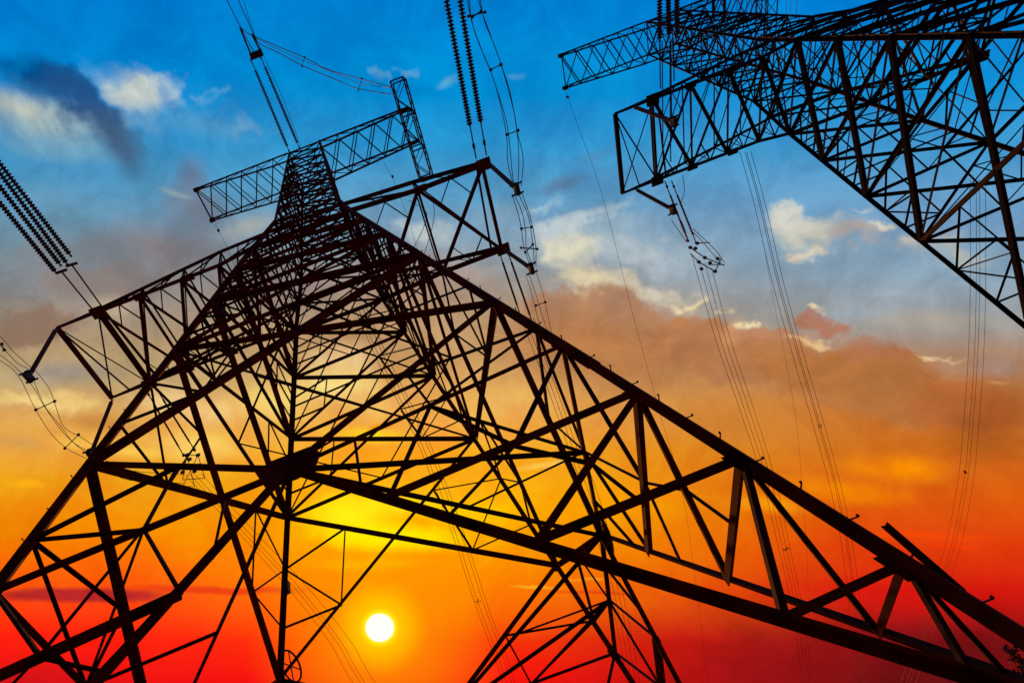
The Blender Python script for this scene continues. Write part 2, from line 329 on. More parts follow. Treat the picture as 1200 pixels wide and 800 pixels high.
def face(k0, k1, front=False):
    A_, B_ = LEVEL[k0], LEVEL[k1]; n = np.array([0., 0, 0])
    a = [leg(k0, t) for t in A_]; b = [leg(k1, t) for t in B_]
    for i in range(4):
        wd, w2 = [(.15, .11), (.16, .12), (.17, .12), (.19, .12)][i]
        if k1 == 'C' or k0 == 'R': wd, w2 = .13, .13
        if k0 + k1 == 'LB': wd, w2 = .23, .14
        if i == 3 and k0 + k1 in ('LR', 'LB'): wd, w2 = (.12, .19) if k1 == 'R' else (.20, .19)
        M('diagonal_brace', a[i], b[i+1], wd); M('diagonal_brace', b[i], a[i+1], w2)
        redundant_panel(a[i], b[i], a[i+1], b[i+1], [.060, .062, .06, .055][i], i > 1)
    for i in (0, 1, 2): M('horizontal_beam', a[i], b[i], .11)
    for i in (0, 1): M('horizontal_beam', lerp(a[i], a[i+1], .5), lerp(b[i], b[i+1], .5), .06)
    M('horizontal_beam', a[3], b[3], .10)
    mid = (a[5] + b[5]) / 2; pc = np.array([mid[0], mid[1], PC[k0 + k1] if k0 + k1 in PC else .805])
    # keep the node on the face plane
    if abs(mid[1]) > abs(mid[0]): pc[1] = np.sign(mid[1]) * SL * pc[2]; pc[0] = 0
    else: pc[0] = np.sign(mid[0]) * SA * pc[2]; pc[1] = 0
    for e, o in ((a, b), (b, a)):
        leg4, leg5 = e[4], e[5]
        M('diagonal_brace', leg4, pc, .09 if (e is a and k0 + k1 == 'LR') else .14 if k0 + k1 != 'LB' else .17); M('horizontal_beam', leg5, pc, .085)
        foot = e[9]
        M('diagonal_brace', pc, foot, .16 if foot[0] < 0 and k0 + k1 == 'LR' else .108)
        D = [pc, lerp(pc, foot, .245), lerp(pc, foot, .50), lerp(pc, foot, .765), foot]
        mb = lerp(pc, leg5, .5); wv = lerp(pc, leg4, .5); nl = lerp(leg4, leg5, .66)
        r = .055
        M('redundant_brace', mb, wv, .05); M('redundant_brace', nl, mb, .06); M('redundant_brace', nl, wv, .07)
        M('redundant_brace', mb, D[1], .07)
        M('redundant_brace', lerp(pc, mb, .45), lerp(pc, D[1], .75), .045)
        # struts and zigzag between leg and main diagonal
        M('strut', e[6], D[1], .14 if foot[0] > 0 else .11); s1 = lerp(e[6], D[1], .5)
        M('redundant_brace', mb, s1, .055); M('redundant_brace', leg5, s1, .08)
        M('strut', e[6], D[2], .10); z1 = lerp(e[6], D[2], .52)
        M('redundant_brace', s1, lerp(D[1], D[2], .45), .05); M('redundant_brace', s1, z1, .05)
        M('strut', e[7], D[2], .13); M('redundant_brace', z1, lerp(e[7], D[2], .5), .05)
        M('strut', e[7], D[3], .07)
        M('strut', e[8], D[3], .085); M('redundant_brace', e[8], lerp(D[3], foot, .55), .05)
    return pc, a, b
cn = {}
for k0, k1 in (('L', 'R'), ('R', 'C'), ('B', 'C'), ('L', 'B')):
    cn[k0 + k1], _, _ = face(k0, k1)
# plan bracing at beam level
for f0, f1, corner in (('LR', 'RC', 'R'), ('LR', 'LB', 'L'), ('BC', 'RC', 'C'), ('BC', 'LB', 'B')):
    M('plan_brace', cn[f0], cn[f1], .07)
    c5 = leg(corner, LEVEL[corner][5])
    m0, m1 = lerp(cn[f0], c5, .5), lerp(cn[f1], c5, .5)
    M('plan_brace', cn[f0], m1, .075); M('plan_brace', m0, m1, .05); M('plan_brace', m1, lerp(cn[f0], cn[f1], .5), .05)
for i in (0, 1, 2, 3):
    q = {k: leg(k, LEVEL[k][i]) for k in LEGS}
    M('plan_brace', q['L'], q['C'], .055); M('plan_brace', q['R'], q['B'], .055)
    mids = [lerp(q[x], q[y], .5) for x, y in (('L', 'R'), ('R', 'C'), ('C', 'B'), ('B', 'L'))]
    for j in range(4): M('plan_brace', mids[j], mids[(j+1) % 4], .055)
# upper body
UP = [-.080, -.030, .018, .066, .114, .162, .210, .260, .308, .360]
for k0, k1 in (('L', 'R'), ('R', 'C'), ('B', 'C'), ('L', 'B')):
    for i in range(len(UP) - 1):
        a0, a1, b0, b1 = leg(k0, UP[i]), leg(k0, UP[i+1]), leg(k1, UP[i]), leg(k1, UP[i+1])
        if i == len(UP) - 2: a1 = leg(k0, .3599); b1 = leg(k1, .3599)
        M('diagonal_brace', a0, b1, .085); M('diagonal_brace', b0, a1, .085); M('horizontal_beam', a0, b0, .085)
        c = lerp(a0, b1, .5)
        if i > 2:
            M('redundant_brace', lerp(a0, a1, .5), lerp(a0, c, .5), .06); M('redundant_brace', lerp(b0, b1, .5), lerp(b0, c, .5), .06)
for t in UP[:-1]:
    M('plan_brace', leg('L', t), leg('C', t), .07); M('plan_brace', leg('R', t), leg('B', t), .07)
# legs
for k, (ua, ul) in LEGS.items():
    up = Vector((-ua, ul, 0))
    ts = [-.085, .26, .36, .60, .82, 1.033]
    ws = [.13, .17, .185, .165, .135]
    for i in range(5):
        p, q = leg(k, ts[i]), leg(k, ts[i+1] if i != 1 else .3599)
        MEM.setdefault((None, 'leg'), []).append((W3(p), W3(q), ws[i], up, 'leg'+k))
# lower cross-arm ---------------------------------------------------------------
TB = .360
def arm_lower(sgn, tip, inner, nodes, par):
    lh = .049
    def b(a, side): return np.array([sgn * a, side * (lh if a > .07 else .0541), TB])
    def tt(a):                                                            # top chord height
        k = (a - .047) / (inner - .047); return .310 + (.353 - .310) * min(1, max(0, k))
    def T(a, side): return np.array([sgn * (a if a > .07 else .0470), side * (lh if a > .07 else .0470), tt(a)])
    n = [.054] + nodes
    for side in (-1, 1):
        for i in range(len(n) - 1):
            M('chord', b(n[i], side), b(n[i+1], side), .17, par=par); M('chord', T(n[i], side), T(n[i+1], side), .15, par=par)
            M('lacing_bar', b(n[i+1], side), T(n[i+1], side), .06, par=par)
            M('lacing_bar', T(n[i], side), b(n[i+1], side), .07, par=par)
            mid = (n[i] + n[i+1]) / 2
            M('lacing_bar', b(mid, side), T(mid, side), .045, par=par); M('lacing_bar', b(mid, side), T(n[i+1] if 0 else mid, side) * .5 + T(n[i], side) * .5, .045, par=par)
        if tip > inner + .01:
            M('chord', b(inner, side), b(tip, side), .13, par=par); M('chord', T(inner, side), b(tip, side), .10, par=par)
    for i in range(len(n) - 1):
        M('lacing_bar', b(n[i], -1), b(n[i+1], 1), .14, par=par); M('lacing_bar', b(n[i], 1), b(n[i+1], -1), .14, par=par)
        M('lacing_bar', b(n[i+1], -1), b(n[i+1], 1), .11, par=par)
        M('lacing_bar', T(n[i], -1), T(n[i+1], 1), .06, par=par); M('lacing_bar', T(n[i+1], -1), T(n[i+1], 1), .07, par=par)
        m_ = (n[i] + n[i+1]) / 2; c = b(m_, 0)
        for side in (-1, 1):
            M('lacing_bar', b(m_, side), lerp(b(n[i], side), c, .5), .05, par=par); M('lacing_bar', b(m_, side), lerp(b(n[i+1], side), c, .5), .05, par=par)
    if tip > inner + .01:
        M('chord', b(tip, -1), b(tip, 1), .22, par=par)
        M('lacing_bar', b(inner, -1), b(tip, 1), .06, par=par); M('lacing_bar', b(inner, 1), b(tip, -1), .06, par=par)
        M('lacing_bar', b(tip, -1), b((tip+inner)/2, 1), .06, par=par)
    M('chord', b(inner, -1), b(inner, 1), .17, par=par)
    M('lacing_bar', b(inner - .006, -1), b(inner - .012, 1), .10, par=par)
for t_, h_, w_ in ((TB, .0541, .15), (.310, .0470, .13)):          # arm chords run through the body
    for sd in (-1, 1): M('chord', (-h_, sd * h_, t_), (h_, sd * h_, t_), w_, par='lower_crossarm|left')
arm_lower(-1, .2775, .231, [.095, .137, .184, .231], 'lower_crossarm|left')
arm_lower(1, .2045, .1985, [.127, .1985], 'lower_crossarm|right')
# upper cross-arm ----------------------------------------------------------------
def arm_upper(sgn, tip, nodes, par):
    def b(a, side):
        k = min(1, max(0, (a - .03) / (tip - .03))); return np.array([sgn * a, side * .0267, -.034 + (-.070 + .034) * k])
    def T(a, side): return np.array([sgn * a, side * .0267, -.080])
    n = [.011 if sgn < 0 else .044] + nodes
    for side in (-1, 1):
        for i in range(len(n) - 1):
            M('chord', b(n[i], side), b(n[i+1], side), .11, par=par); M('chord', T(n[i], side), T(n[i+1], side), .11, par=par)
            M('lacing_bar', b(n[i+1], side), T(n[i+1], side), .05, par=par); M('lacing_bar', T(n[i], side), b(n[i+1], side), .04, par=par)
    for i in range(len(n) - 1):
        M('lacing_bar', b(n[i], -1), b(n[i+1], 1), .08, par=par)
        M('lacing_bar', b(n[i], 1), b(n[i+1], -1), .07, par=par)
        M('lacing_bar', T(n[i], 1), T(n[i+1], -1), .06, par=par)
        if i == len(n) - 2: M('lacing_bar', b(n[i+1], -1), b(n[i+1], 1), .09, par=par)
arm_upper(-1, .171, [.038, .065, .092, .118, .145, .171], 'upper_crossarm|left')
arm_upper(1, .199, [.075, .106, .137, .168, .199], 'upper_crossarm|right')
# jumper outrigger across the right end of the upper arm
yy = [-.076, -.052, -.027, 0, .027, .052, .078]
for t in (-.030, -.055):
    for a in (.179, .200):
        M('chord', (a, -.076, t), (a, .078, t), .10, par='outrigger')
    for i in range(6):
        a0, a1 = (.179, .200) if i % 2 else (.200, .179)
        M('lacing_bar', (a0, yy[i], t), (a1, yy[i+1], t), .05, par='outrigger')
    for y in (yy[0], yy[2], yy[4], yy[6]): M('lacing_bar', (.179, y, t), (.200, y, t), .08, par='outrigger')
for i in range(7):
    for a in (.179, .200):
        M('lacing_bar', (a, yy[i], -.030), (a, yy[i], -.055), .05, par='outrigger')
        if i < 6: M('lacing_bar', (a, yy[i], -.030), (a, yy[i+1], -.055), .045, par='outrigger')

VIEW = Vector((0, 0, EYE)) - Vector((AX[0], AX[1], 0))
def bigness(p, q, w):
    m = (p + q) / 2 - VIEW
    return w * (q - p).length / max(1, m.length) ** 2
def legsplit(k):
    return k.startswith('leg')
LEGNAME = {}
def make_tower():
    root = empty('transmission_tower', (AX[0], AX[1], 0))
    holders = {}
    groups = {}
    for (par, name), mem in MEM.items():
        if name == 'leg':
            for k in LEGS:
                mb = MB()
                for (p, q, w, up, kd) in mem:
                    if kd == 'leg' + k: mb.angle(p, q, w, up, th=w * .12)
                groups.setdefault('leg', []).append(mb.build('leg', STEEL, root))
            continue
        if par and par not in holders:
            h_ = empty(par.split('|')[0], (0, 0, 0)); h_.parent = root; holders[par] = h_
    for (par, name), mem in MEM.items():
        if name == 'leg': continue
        mem = sorted(mem, key=lambda m: -bigness(m[0], m[1], m[2]))
        parent = holders[par] if par else root
        for (p, q, w, up, kd) in mem[:95]:
            MB().angle(p, q, w).build(name, STEEL if w > .08 else STEEL_THIN, parent)
        if len(mem) > 95:
            mb = MB()
            for (p, q, w, up, kd) in mem[95:]: mb.angle(p, q, w)
            o = mb.build(name, STEEL_THIN, parent); o['kind'] = 'stuff'
    # gusset plates
    for fk, c in cn.items():
        hor = fk in ('LR', 'BC'); c = W3(c)
        X = (1, 0, 0) if hor else (0, 1, 0); nrm = Vector((0, 1, 0)) if hor else Vector((1, 0, 0))
        inward = nrm * (-.085 if (c.y if hor else c.x) < 0 else .085)
        mb = MB(); mb.v = []; pts = [(-.55, .05), (-.38, .30), (.38, .30), (.55, .05), (.42, -.28), (.12, -.36), (-.12, -.36), (-.42, -.28)]
        for d in (0, .02):
            for (u, v_) in pts: mb.v.append(tuple(c + inward + Vector(X) * u + nrm * d + Vector((0, 0, v_))))
        n = 8; mb.f = [tuple(range(n)), tuple(range(2*n-1, n-1, -1))] + [(i, i+n, (i+1) % n + n, (i+1) % n) for i in range(n)]
        pl = mb.build('gusset_plate', STEEL, root)
        for sx in (-1, 1):
            for i in range(5 if fk == 'LR' else 2):
                for (dx, dz) in ((.12 + i * .075, .03 + i * .045), (.10 + i * .06, -.06 - i * .045), (.10+i*.08, .00)):
                    p0 = c + inward * 1.0 + Vector(X) * dx * sx + Vector((0, 0, dz)); MB().rod(p0 - nrm * .03, p0 + nrm * .05, .014, 6).build('bolt', FITTING, pl)
    for k in LEGS:
        for i in (4, 5, 6, 7, 8):
            p = W3(leg(k, LEVEL[k][i])); ua, ul = LEGS[k]
            d = (W3(leg(k, LEVEL[k][i] + .01)) - p).normalized()
            MB().box(p + Vector((-ua * .05, ul * .012, 0)), .20, .014, .32, (1, 0, 0), (0, 1, 0), d).box(p + Vector((ua * .012, -ul * .05, 0)), .014, .20, .32, (1, 0, 0), (0, 1, 0), d).build('gusset_plate', STEEL, root)
    # hanger plates at arm ends
    for (a, l) in ((-.231, -.049), (-.231, .049), (.2, -.049), (.2, .049)):
        p = W3((a, l, TB)); MB().box(p + Vector((0, 0, .0)), .62, .50, .10).box(p - Vector((0, 0, .12)), .36, .05, .2).build('hanger_plate', STEEL, root)
    for (a, l) in ((-.13, -.049), (-.13, .049), (-.184, -.049), (-.184, .049), (.13, -.049), (.13, .049)):
        p = W3((a, l, TB)); MB().box(p, .55, .30, .06).build('gusset_plate', STEEL, root)
    for (a, l) in ((-.171, -.0267), (-.171, .0267)):
        p = W3((a, l, -.074)); MB().box(p, .35, .22, .35).build('hanger_plate', STEEL, root)
    # step bolts on the near right leg and near left leg
    for k in ('R', 'L'):
        ua, ul = LEGS[k]; t = .60; side = 1
        while t < .985:
            p = W3(leg(k, t)) + Vector((ua * .06, ul * .06, 0)); o = Vector((ua * .07, 0, 0)) if side > 0 else Vector((0, ul * .07, 0))
            MB().rod(p - o * .3, p + o, .009, 5).rod(p + o, p + o + Vector((0, 0, .025)), .014, 5).build('step_bolt', FITTING, root)
            t += .0215 if t < .8 else .0135; side = -side
    # loose angle bolted beside the near right leg (splice stub)
    p = leg('R', .935); p0 = W3(p)
    # concrete piers
    for k in LEGS:
        q = W3(leg(k, 1.033)); MB().box((q.x, q.y, -.2), .9, .9, 1.0).build('concrete_pier', CONCRETE, root)
    return root
def children(o): return [c for c in bpy.data.objects if c.parent == o]
def build_index():
    d = {}
    for o in bpy.data.objects:
        if o.parent: d.setdefault(o.parent.name, []).append(o)
    return d
tower = make_tower()
tag(tower, 'near lattice power pylon filling the left and middle, thick leg slanting to the lower right', 'power pylon', 'twin lattice transmission towers')
idx = build_index()
def copy_tree(o, parent=None):
    c = o.copy(); COL.objects.link(c)
    if parent: c.parent = parent
    for ch in idx.get(o.name, []): copy_tree(ch, c)
    return c
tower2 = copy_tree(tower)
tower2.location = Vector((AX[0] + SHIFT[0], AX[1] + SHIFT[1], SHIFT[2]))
SHADE_STEEL = mat('steel_with_bluish_shade', (.006, .008, .017), .65, .0, .4, 2.2, .08)  # same steel; the second pylon's bluish shade is put into its colour
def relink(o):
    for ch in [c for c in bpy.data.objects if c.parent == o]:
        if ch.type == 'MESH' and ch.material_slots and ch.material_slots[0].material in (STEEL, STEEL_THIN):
            ch.material_slots[0].link = 'OBJECT'; ch.material_slots[0].material = SHADE_STEEL
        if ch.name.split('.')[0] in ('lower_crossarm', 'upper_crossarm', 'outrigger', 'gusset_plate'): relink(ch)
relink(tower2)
tower2['label'] = 'second lattice power pylon in the upper right corner, cut off by the edge'

# ------------------------------------------------------------------ strings, jumpers, conductors
def on_t(q, t, base=0):
    """point of the sight line q at tower height fraction t (base 1 = second tower's own scale)"""
    z = (1 - t) * H + (SHIFT[2] if base else 0)
    v = ray(q); k = z / v[2]; return Vector((v[0] * k, v[1] * k, z + EYE))
def catmull(P, n=10):
    P = [Vector(p) for p in P]; Q = [P[0] * 2 - P[1]] + P + [P[-1] * 2 - P[-2]]; out = []
    for i in range(1, len(Q) - 2):
        p0, p1, p2, p3 = Q[i-1], Q[i], Q[i+1], Q[i+2]
        for j in range(n):
            t = j / n
            out.append(.5 * ((2*p1) + (p2-p0)*t + (2*p0-5*p1+4*p2-p3)*t*t + (-p0+3*p1-3*p2+p3)*t**3))
    out.append(P[-1]); return out
def wire(pts, t0, t1, label, group, r=.016, base=0, name='conductor', cat='power line'):
    """pts: sight points along one wire; its height goes evenly from t0 to t1 (a number or list)"""
    n = len(pts); ts = [t0 + (t1 - t0) * i / (n - 1) for i in range(n)] if not isinstance(t0, list) else t0
    P = catmull([on_t(q, t, base) for q, t in zip(pts, ts)])
    o = MB().tube(P, r, 6).build(name, WIRE, origin=P[0]); tag(o, label, cat, group); return P
def offset_path(P, dx, dz, dl=None):
    return [p + Vector((dx, 0, dz)) for p in P]
def string(p, q, label, group, discs=True, r=.12, pitch=.13, fit0=1.2, fit1=.5):
    """cap-and-pin insulator string between p (tower side) and q"""
    p = Vector(p); q = Vector(q); d = (q - p).normalized(); L = (q - p).length
    root = empty('insulator_string', p); tag(root, label, 'insulator', group)
    z = Vector((0, 0, 0))
    MB().lathe(z, d, [(0, .03), (fit0 * .3, .03), (fit0 * .32, .06), (fit0 * .45, .06), (fit0 * .47, .028), (fit0 * .95, .028), (fit0, .05)], 8).build('link_rod', FITTING, root)
    prof = []; h = fit0
    while h < L - fit1 - .1:
        prof += [(h, .045), (h + .05, .05), (h + .065, r), (h + .085, r), (h + .095, .05)]; h += pitch
    prof += [(h, .03)]
    MB().lathe(z, d, prof, 10).build('disc_stack', GLASSY, root)
    MB().lathe(z, d, [(h, .03), (L, .03)], 8).box(d * L, .10, .10, .16).build('end_clamp', FITTING, root)
    return root
def post(p, q, label):
    """rigid polymer jumper support hanging from an arm"""
    p = Vector(p); q = Vector(q); d = (q - p); L = d.length; d.normalize()
    root = empty('jumper_support', p); tag(root, label, 'insulator', 'rigid jumper supports hanging from the lower arms')
    prof = [(0, .05), (.2, .05)]; h = .2
    while h < L - .35: prof += [(h, .065), (h + .02, .095), (h + .035, .095), (h + .05, .065)]; h += .075
    prof += [(L - .25, .06)]
    MB().lathe((0,0,0), d, prof, 10).build('shed_tube', TUBE, root)
    c = d * (L - .05)
    mb = MB().box(c, .16, .42, .34).box(c + Vector((0, .2, 0)), .50, .06, .06).box(c - Vector((0, .2, 0)), .50, .06, .06).rod(c - d * .3, c, .05, 8)
    mb.build('clamp_yoke', FITTING, root)
    ends = [p + c + Vector((sx * .25, sy * .2, 0)) for sx in (-1, 1) for sy in (-1, 1)]
    return ends
def spacer(c, X, Y, size, label, group, four=True):
    root = tag(empty('bundle_spacer', c), label, 'spacer', group)
    X = Vector(X); Y = Vector(Y); s = size
    mb = MB()
    if four:
        mb.bar(-X*s - Y*s, X*s + Y*s, .035).bar(X*s - Y*s, -X*s + Y*s, .035)
        mb.build('cross_frame', FITTING, root)
        cl = MB()
        for i in (-1, 1):
            for j in (-1, 1): cl.box(X*s*i + Y*s*j, .08, .08, .08)
        cl.build('wire_clamp', FITTING, root)
    else:
        mb.bar(-X*s, X*s, .03).build('bar', FITTING, root)
        MB().box(X*s, .09, .09, .09).build('wire_clamp', FITTING, root); MB().box(-X*s, .09, .09, .09).build('wire_clamp', FITTING, root)
    return root
def dirq(q0, q1, t0, t1, base=0): return (on_t(q1, t1, base) - on_t(q0, t0, base))

TT = Vector(AX.tolist()); TT.z = 0
def tw(a, l, t, second=0):
    p = W3((a, l, t)) + Vector((AX[0], AX[1], 0))
    return p + (Vector(SHIFT.tolist()) if second else Vector((0, 0, 0)))
def bez(p, q, sag, n=16):
    return [p.lerp(q, i / n) - Vector((0, 0, sag * 4 * (i / n) * (1 - i / n))) for i in range(n + 1)]
def line(P, label, group, r=.016):
    o = MB().tube(P, r, 6).build('conductor', WIRE, origin=P[0]); tag(o, label, 'power line', group); return P

# --- first tower, left phase, near side: four discs strings in two pairs running up past the left edge
g4 = 'long insulator strings from the left arm end out past the left edge'
for (q0, q1, qa, lb) in (((72, 318), (108, 362), (0, 218), 'lowest'), ((84, 310), (120, 360), (0, 170), 'upper')):
    j = on_t(q0, .372); a = on_t(q1, .362)
    yk = tag(empty('yoke_link', a), ('upper' if lb == 'upper' else 'lower') + ' long link rod joining the left arm end to a pair of disc strings', 'link rod', 'links at the left arm end')
    MB().rod((0,0,0), j - a, .035, 8).build('rod', FITTING, yk)
    for k in range(6): pass
    d = (j - a).normalized(); side = d.cross(Vector((0, 0, 1))).normalized()
    MB().bar(j - a - side * .24, j - a + side * .24, .10, .06).build('yoke_plate', FITTING, yk)
far = dict()
for nm, q0, q1 in (('lowest', (67, 321), (0, 238)), ('second lowest', (72, 312), (0, 219)), ('second highest', (80, 311), (0, 203)), ('highest', (84, 301), (0, 192))):
    a = on_t(q0, .372); b = on_t(q1, .395); d = (b - a).normalized()
    string(a, a + d * 5.2, f'{nm} of the four disc insulator strings crossing the left edge', 'four disc strings at the left edge', fit0=.15, fit1=.4, r=.11)
    line(bez(a + d * 5.2, a + d * 40, .8), f'conductor leading away from the {nm} disc string at the left edge', 'conductors left of the frame')
# --- right phase, near side: two strings going up out of the top edge
for nm, q0, q1 in (('left', (558, 186), (523, 0)), ('right', (570, 182), (539, 0))):
    a = on_t(q0, .358); b = on_t(q1, .385); d = (b - a).normalized(); L = (b - a).length * 1.08
    string(a, a + d * L, f'{nm} one of the disc string pair rising from the right arm tip', 'pair of disc strings above the right arm tip', fit0=1.5, r=.12)
    line(bez(a + d * L, a + d * (L + 35), .6), f'conductor continuing beyond the {nm} string above the right arm tip', 'conductors above the frame')
# --- middle phase, near side: pair from the tower top to the top edge
for nm, q0, q1, q2 in (('left', (340, 180), (294, 70), (281, 32)), ('right', (352, 176), (306, 68), (295, 38))):
    a = on_t(q0, -.045); b = on_t(q1, -.03); c = on_t(q2, -.028)
    string(a, b, f'{nm} one of the disc string pair rising from the left pylon top', 'pair of disc strings at the left pylon top', fit0=.5, r=.12, pitch=.14)
pb = [on_t(q, -.028) for q in ((294, 64), (307, 64))]
yk = tag(empty('string_yoke', pb[0]), 'small dark yoke plate joining the two disc strings above the left pylon top', 'yoke')
MB().box((pb[1] - pb[0]) / 2, (pb[1] - pb[0]).length * 1.2, .35, .45).build('plate', FITTING, yk); MB().bar((0,0,0), on_t((281, 32), -.028) - pb[0], .10).bar(pb[1]-pb[0], on_t((295, 40), -.028) - pb[0], .10).build('link', FITTING, yk)
GM = 'conductor bundle of the middle phase at the top edge'
wire([(300, 66), (283, 34), (266, 0), (250, -40)], -.028, .02, 'outer thin conductor running off the top edge above the left pylon', GM, .025)
wire([(306, 66), (297, 40), (279, 0), (262, -40)], -.028, .02, 'inner thin conductor running off the top edge above the left pylon', GM, .025)
wire([(353, 172), (330, 112), (300, 45), (285, 0)], -.05, .0, 'very thin wire rising along the two top disc strings', GM, .014)
# middle phase jumper: two double lines to the outrigger
GJ = 'slack jumper wires from the top strings to the outrigger'
wire([(283, 34), (296, 42), (331, 57), (357, 68), (385, 82), (424, 93), (458, 102)], -.028, -.045, 'upper slack jumper wire from the top strings to the outrigger', GJ, .024)
wire([(297, 40), (304, 51), (330, 64), (354, 77), (390, 92), (420, 104), (460, 111)], -.028, -.045, 'lower slack jumper wire from the top strings to the outrigger', GJ, .024)
wire([(300, 45), (330, 60), (357, 72), (388, 84), (422, 98), (458, 103)], -.03, -.045, 'middle slack jumper wire from the top strings to the outrigger', GJ, .014)
for q0, q1, nm in (((357, 67), (354, 78), 'left'), ((424, 92), (420, 106), 'right')):
    a = on_t(q0, -.032); b = on_t(q1, -.032); spacer((a + b) / 2, (b - a).normalized(), (0, 0, 1), (b - a).length / 2, f'{nm} small spacer on the slack jumper below the top edge', 'spacers on the top jumper', False)

# --- jumper supports
S1 = post(tw(-.2775, -.0495, .362), on_t((33, 442), .455), 'brown rigid tube hanging from the near corner of the left arm tip')
S2 = post(tw(-.2775, .050, .362), on_t((106, 533), .453), 'brown rigid tube hanging from the far corner of the left arm tip')
S3 = post(tw(.2045, -.049, .358), on_t((606, 222), .446), 'blue rigid tube hanging from the near corner of the right arm tip')
S4 = post(tw(.2, .049, .358), on_t((623, 315), .445), 'dark rigid tube hanging from the far corner of the right arm tip')
S5 = post(on_t((742, 125), .357, 1), on_t((790, 143), .447, 1), 'blue rigid tube hanging from the near arm corner of the right pylon')
S6 = post(on_t((745, 222), .357, 1), on_t((789, 246), .443, 1), 'blue rigid tube hanging from the far arm corner of the right pylon')

# --- left jumper loops (three visible wires)
GL = 'jumper wires looping under the left arm tip'
JL = [([(-30, 370), (0, 394), (16, 412), (36, 430), (45, 438), (58, 456), (65, 475), (75, 500), (95, 512), (110, 522)], 'upper'),
      ([(-30, 385), (0, 405), (20, 425), (35, 434), (42, 452), (54, 478), (72, 500), (86, 518), (106, 530)], 'second'),
      ([(-30, 402), (0, 422), (14, 432), (24, 444), (32, 460), (43, 482), (60, 508), (78, 525), (101, 537)], 'lowest'),
      ([(-30, 396), (0, 416), (12, 425), (28, 440), (40, 455), (52, 476), (72, 504), (88, 520), (104, 533)], 'third')]
for pts, nm in JL: wire(pts, .44, .452, f'{nm} jumper wire looping from the left edge under the arm tip', GL, .013)
for q0, q1, nm in (((42, 480), (64, 470), 'upper'), ((76, 525), (92, 509), 'lower'), ((2, 403), (5, 410), 'edge')):
    a = on_t(q0, .445); b = on_t(q1, .445); spacer((a + b) / 2, (b - a).normalized(), (0, 0, 1), (b - a).length / 2, f'{nm} spacer bar on the jumper loops at the left', 'spacers on the left jumper', False)
for pts, nm in (([(113, 532), (135, 545), (160, 552), (215, 556)], 'upper'), ([(110, 536), (128, 548), (150, 562), (218, 566)], 'middle'), ([(112, 534), (145, 548), (185, 566), (228, 570)], 'lower')):
    wire(pts, .452, .40, f'{nm} jumper wire crossing from the near leg to the far string end', 'jumper wires behind the near left leg', .012)
# --- right jumper loops
GR = 'jumper wires looping beside the right arm tip'
JR = [([(545, -20), (551, 18), (560, 48), (575, 84), (590, 130), (596, 158), (600, 200), (602, 215)], 'leftmost'),
      ([(548, -20), (553, 25), (565, 60), (578, 92), (587, 125), (594, 162), (595, 190), (601, 215)], 'second'),
      ([(556, -20), (564, 12), (575, 42), (587, 75), (598, 110), (606, 155), (608, 190), (607, 215)], 'third'),
      ([(560, -20), (567, 22), (580, 55), (590, 85), (602, 130), (607, 158), (613, 185), (611, 218)], 'rightmost')]
for pts, nm in JR: wire(pts, .43, .446, f'{nm} of the four jumper wires coming down to the near right tube', GR, .015)
JR2 = [([(600, 228), (607, 250), (611, 268), (614, 290), (621, 310)], 'leftmost'), ([(603, 228), (612, 250), (616, 272), (617, 292), (624, 310)], 'second'),
       ([(608, 228), (618, 250), (622, 268), (625, 292), (626, 310)], 'third'), ([(611, 225), (620, 250), (625, 270), (628, 290), (628, 312)], 'rightmost')]
for pts, nm in JR2: wire(pts, .446, .445, f'{nm} of the four jumper wires between the two right tubes', 'jumper wires between the right tubes', .015)
for q0, q1, nm in (((551, 20), (566, 14), 'topmost'), ((575, 82), (587, 76), 'second'), ((594, 158), (607, 153), 'third'), ((611, 268), (623, 266), 'fourth'), ((613, 293), (627, 289), 'lowest')):
    a = on_t(q0, .442); b = on_t(q1, .442); spacer((a + b) / 2, (b - a).normalized(), Vector((0, 0, 1)), (b - a).length / 2, f'{nm} spacer on the jumper wires right of the arm tip', 'spacers on the right jumper', nm in ('topmost', 'lowest'))
# --- far strings of the right phase and their wires
for nm, q0, q1 in (('left', (584, 292), (610, 370)), ('right', (594, 292), (624, 378))):
    a = on_t(q0, .362); b = on_t(q1, .372)
    string(a, b, f'{nm} one of the string pair running down behind the right arm tip', 'pair of far strings below the right arm tip', fit0=.7, r=.06, pitch=.16)
for nm, pts in (('left', [(616, 322), (622, 340), (630, 372), (638, 400)]), ('middle', [(620, 322), (628, 345), (636, 372), (645, 396)]), ('right', [(628, 318), (635, 340), (640, 360), (646, 388)]), ):
    wire(pts, .44, .40, f'{nm} jumper wire dropping from the far right tube to the leg', 'jumper wires below the far right tube', .014)
a = on_t((628, 358), .42); b = on_t((639, 354), .42); spacer((a + b) / 2, (b - a).normalized(), (0, 0, 1), (b - a).length / 2, 'spacer bar on the wires just above the thick near leg', 'spacers on the right jumper', False)
GF1 = 'far conductors of the right phase of the left pylon'
for k in range(4):
    dx = k * 5
    wire([(610 + dx, 372), (640 + dx, 450), (668 + dx, 530), (695 + dx, 610), (722 + dx, 728), (735 + dx, 800), (745 + dx, 860)], .372, .42, 'thin conductor of the bundle sloping down behind the thick near leg', GF1, .013)
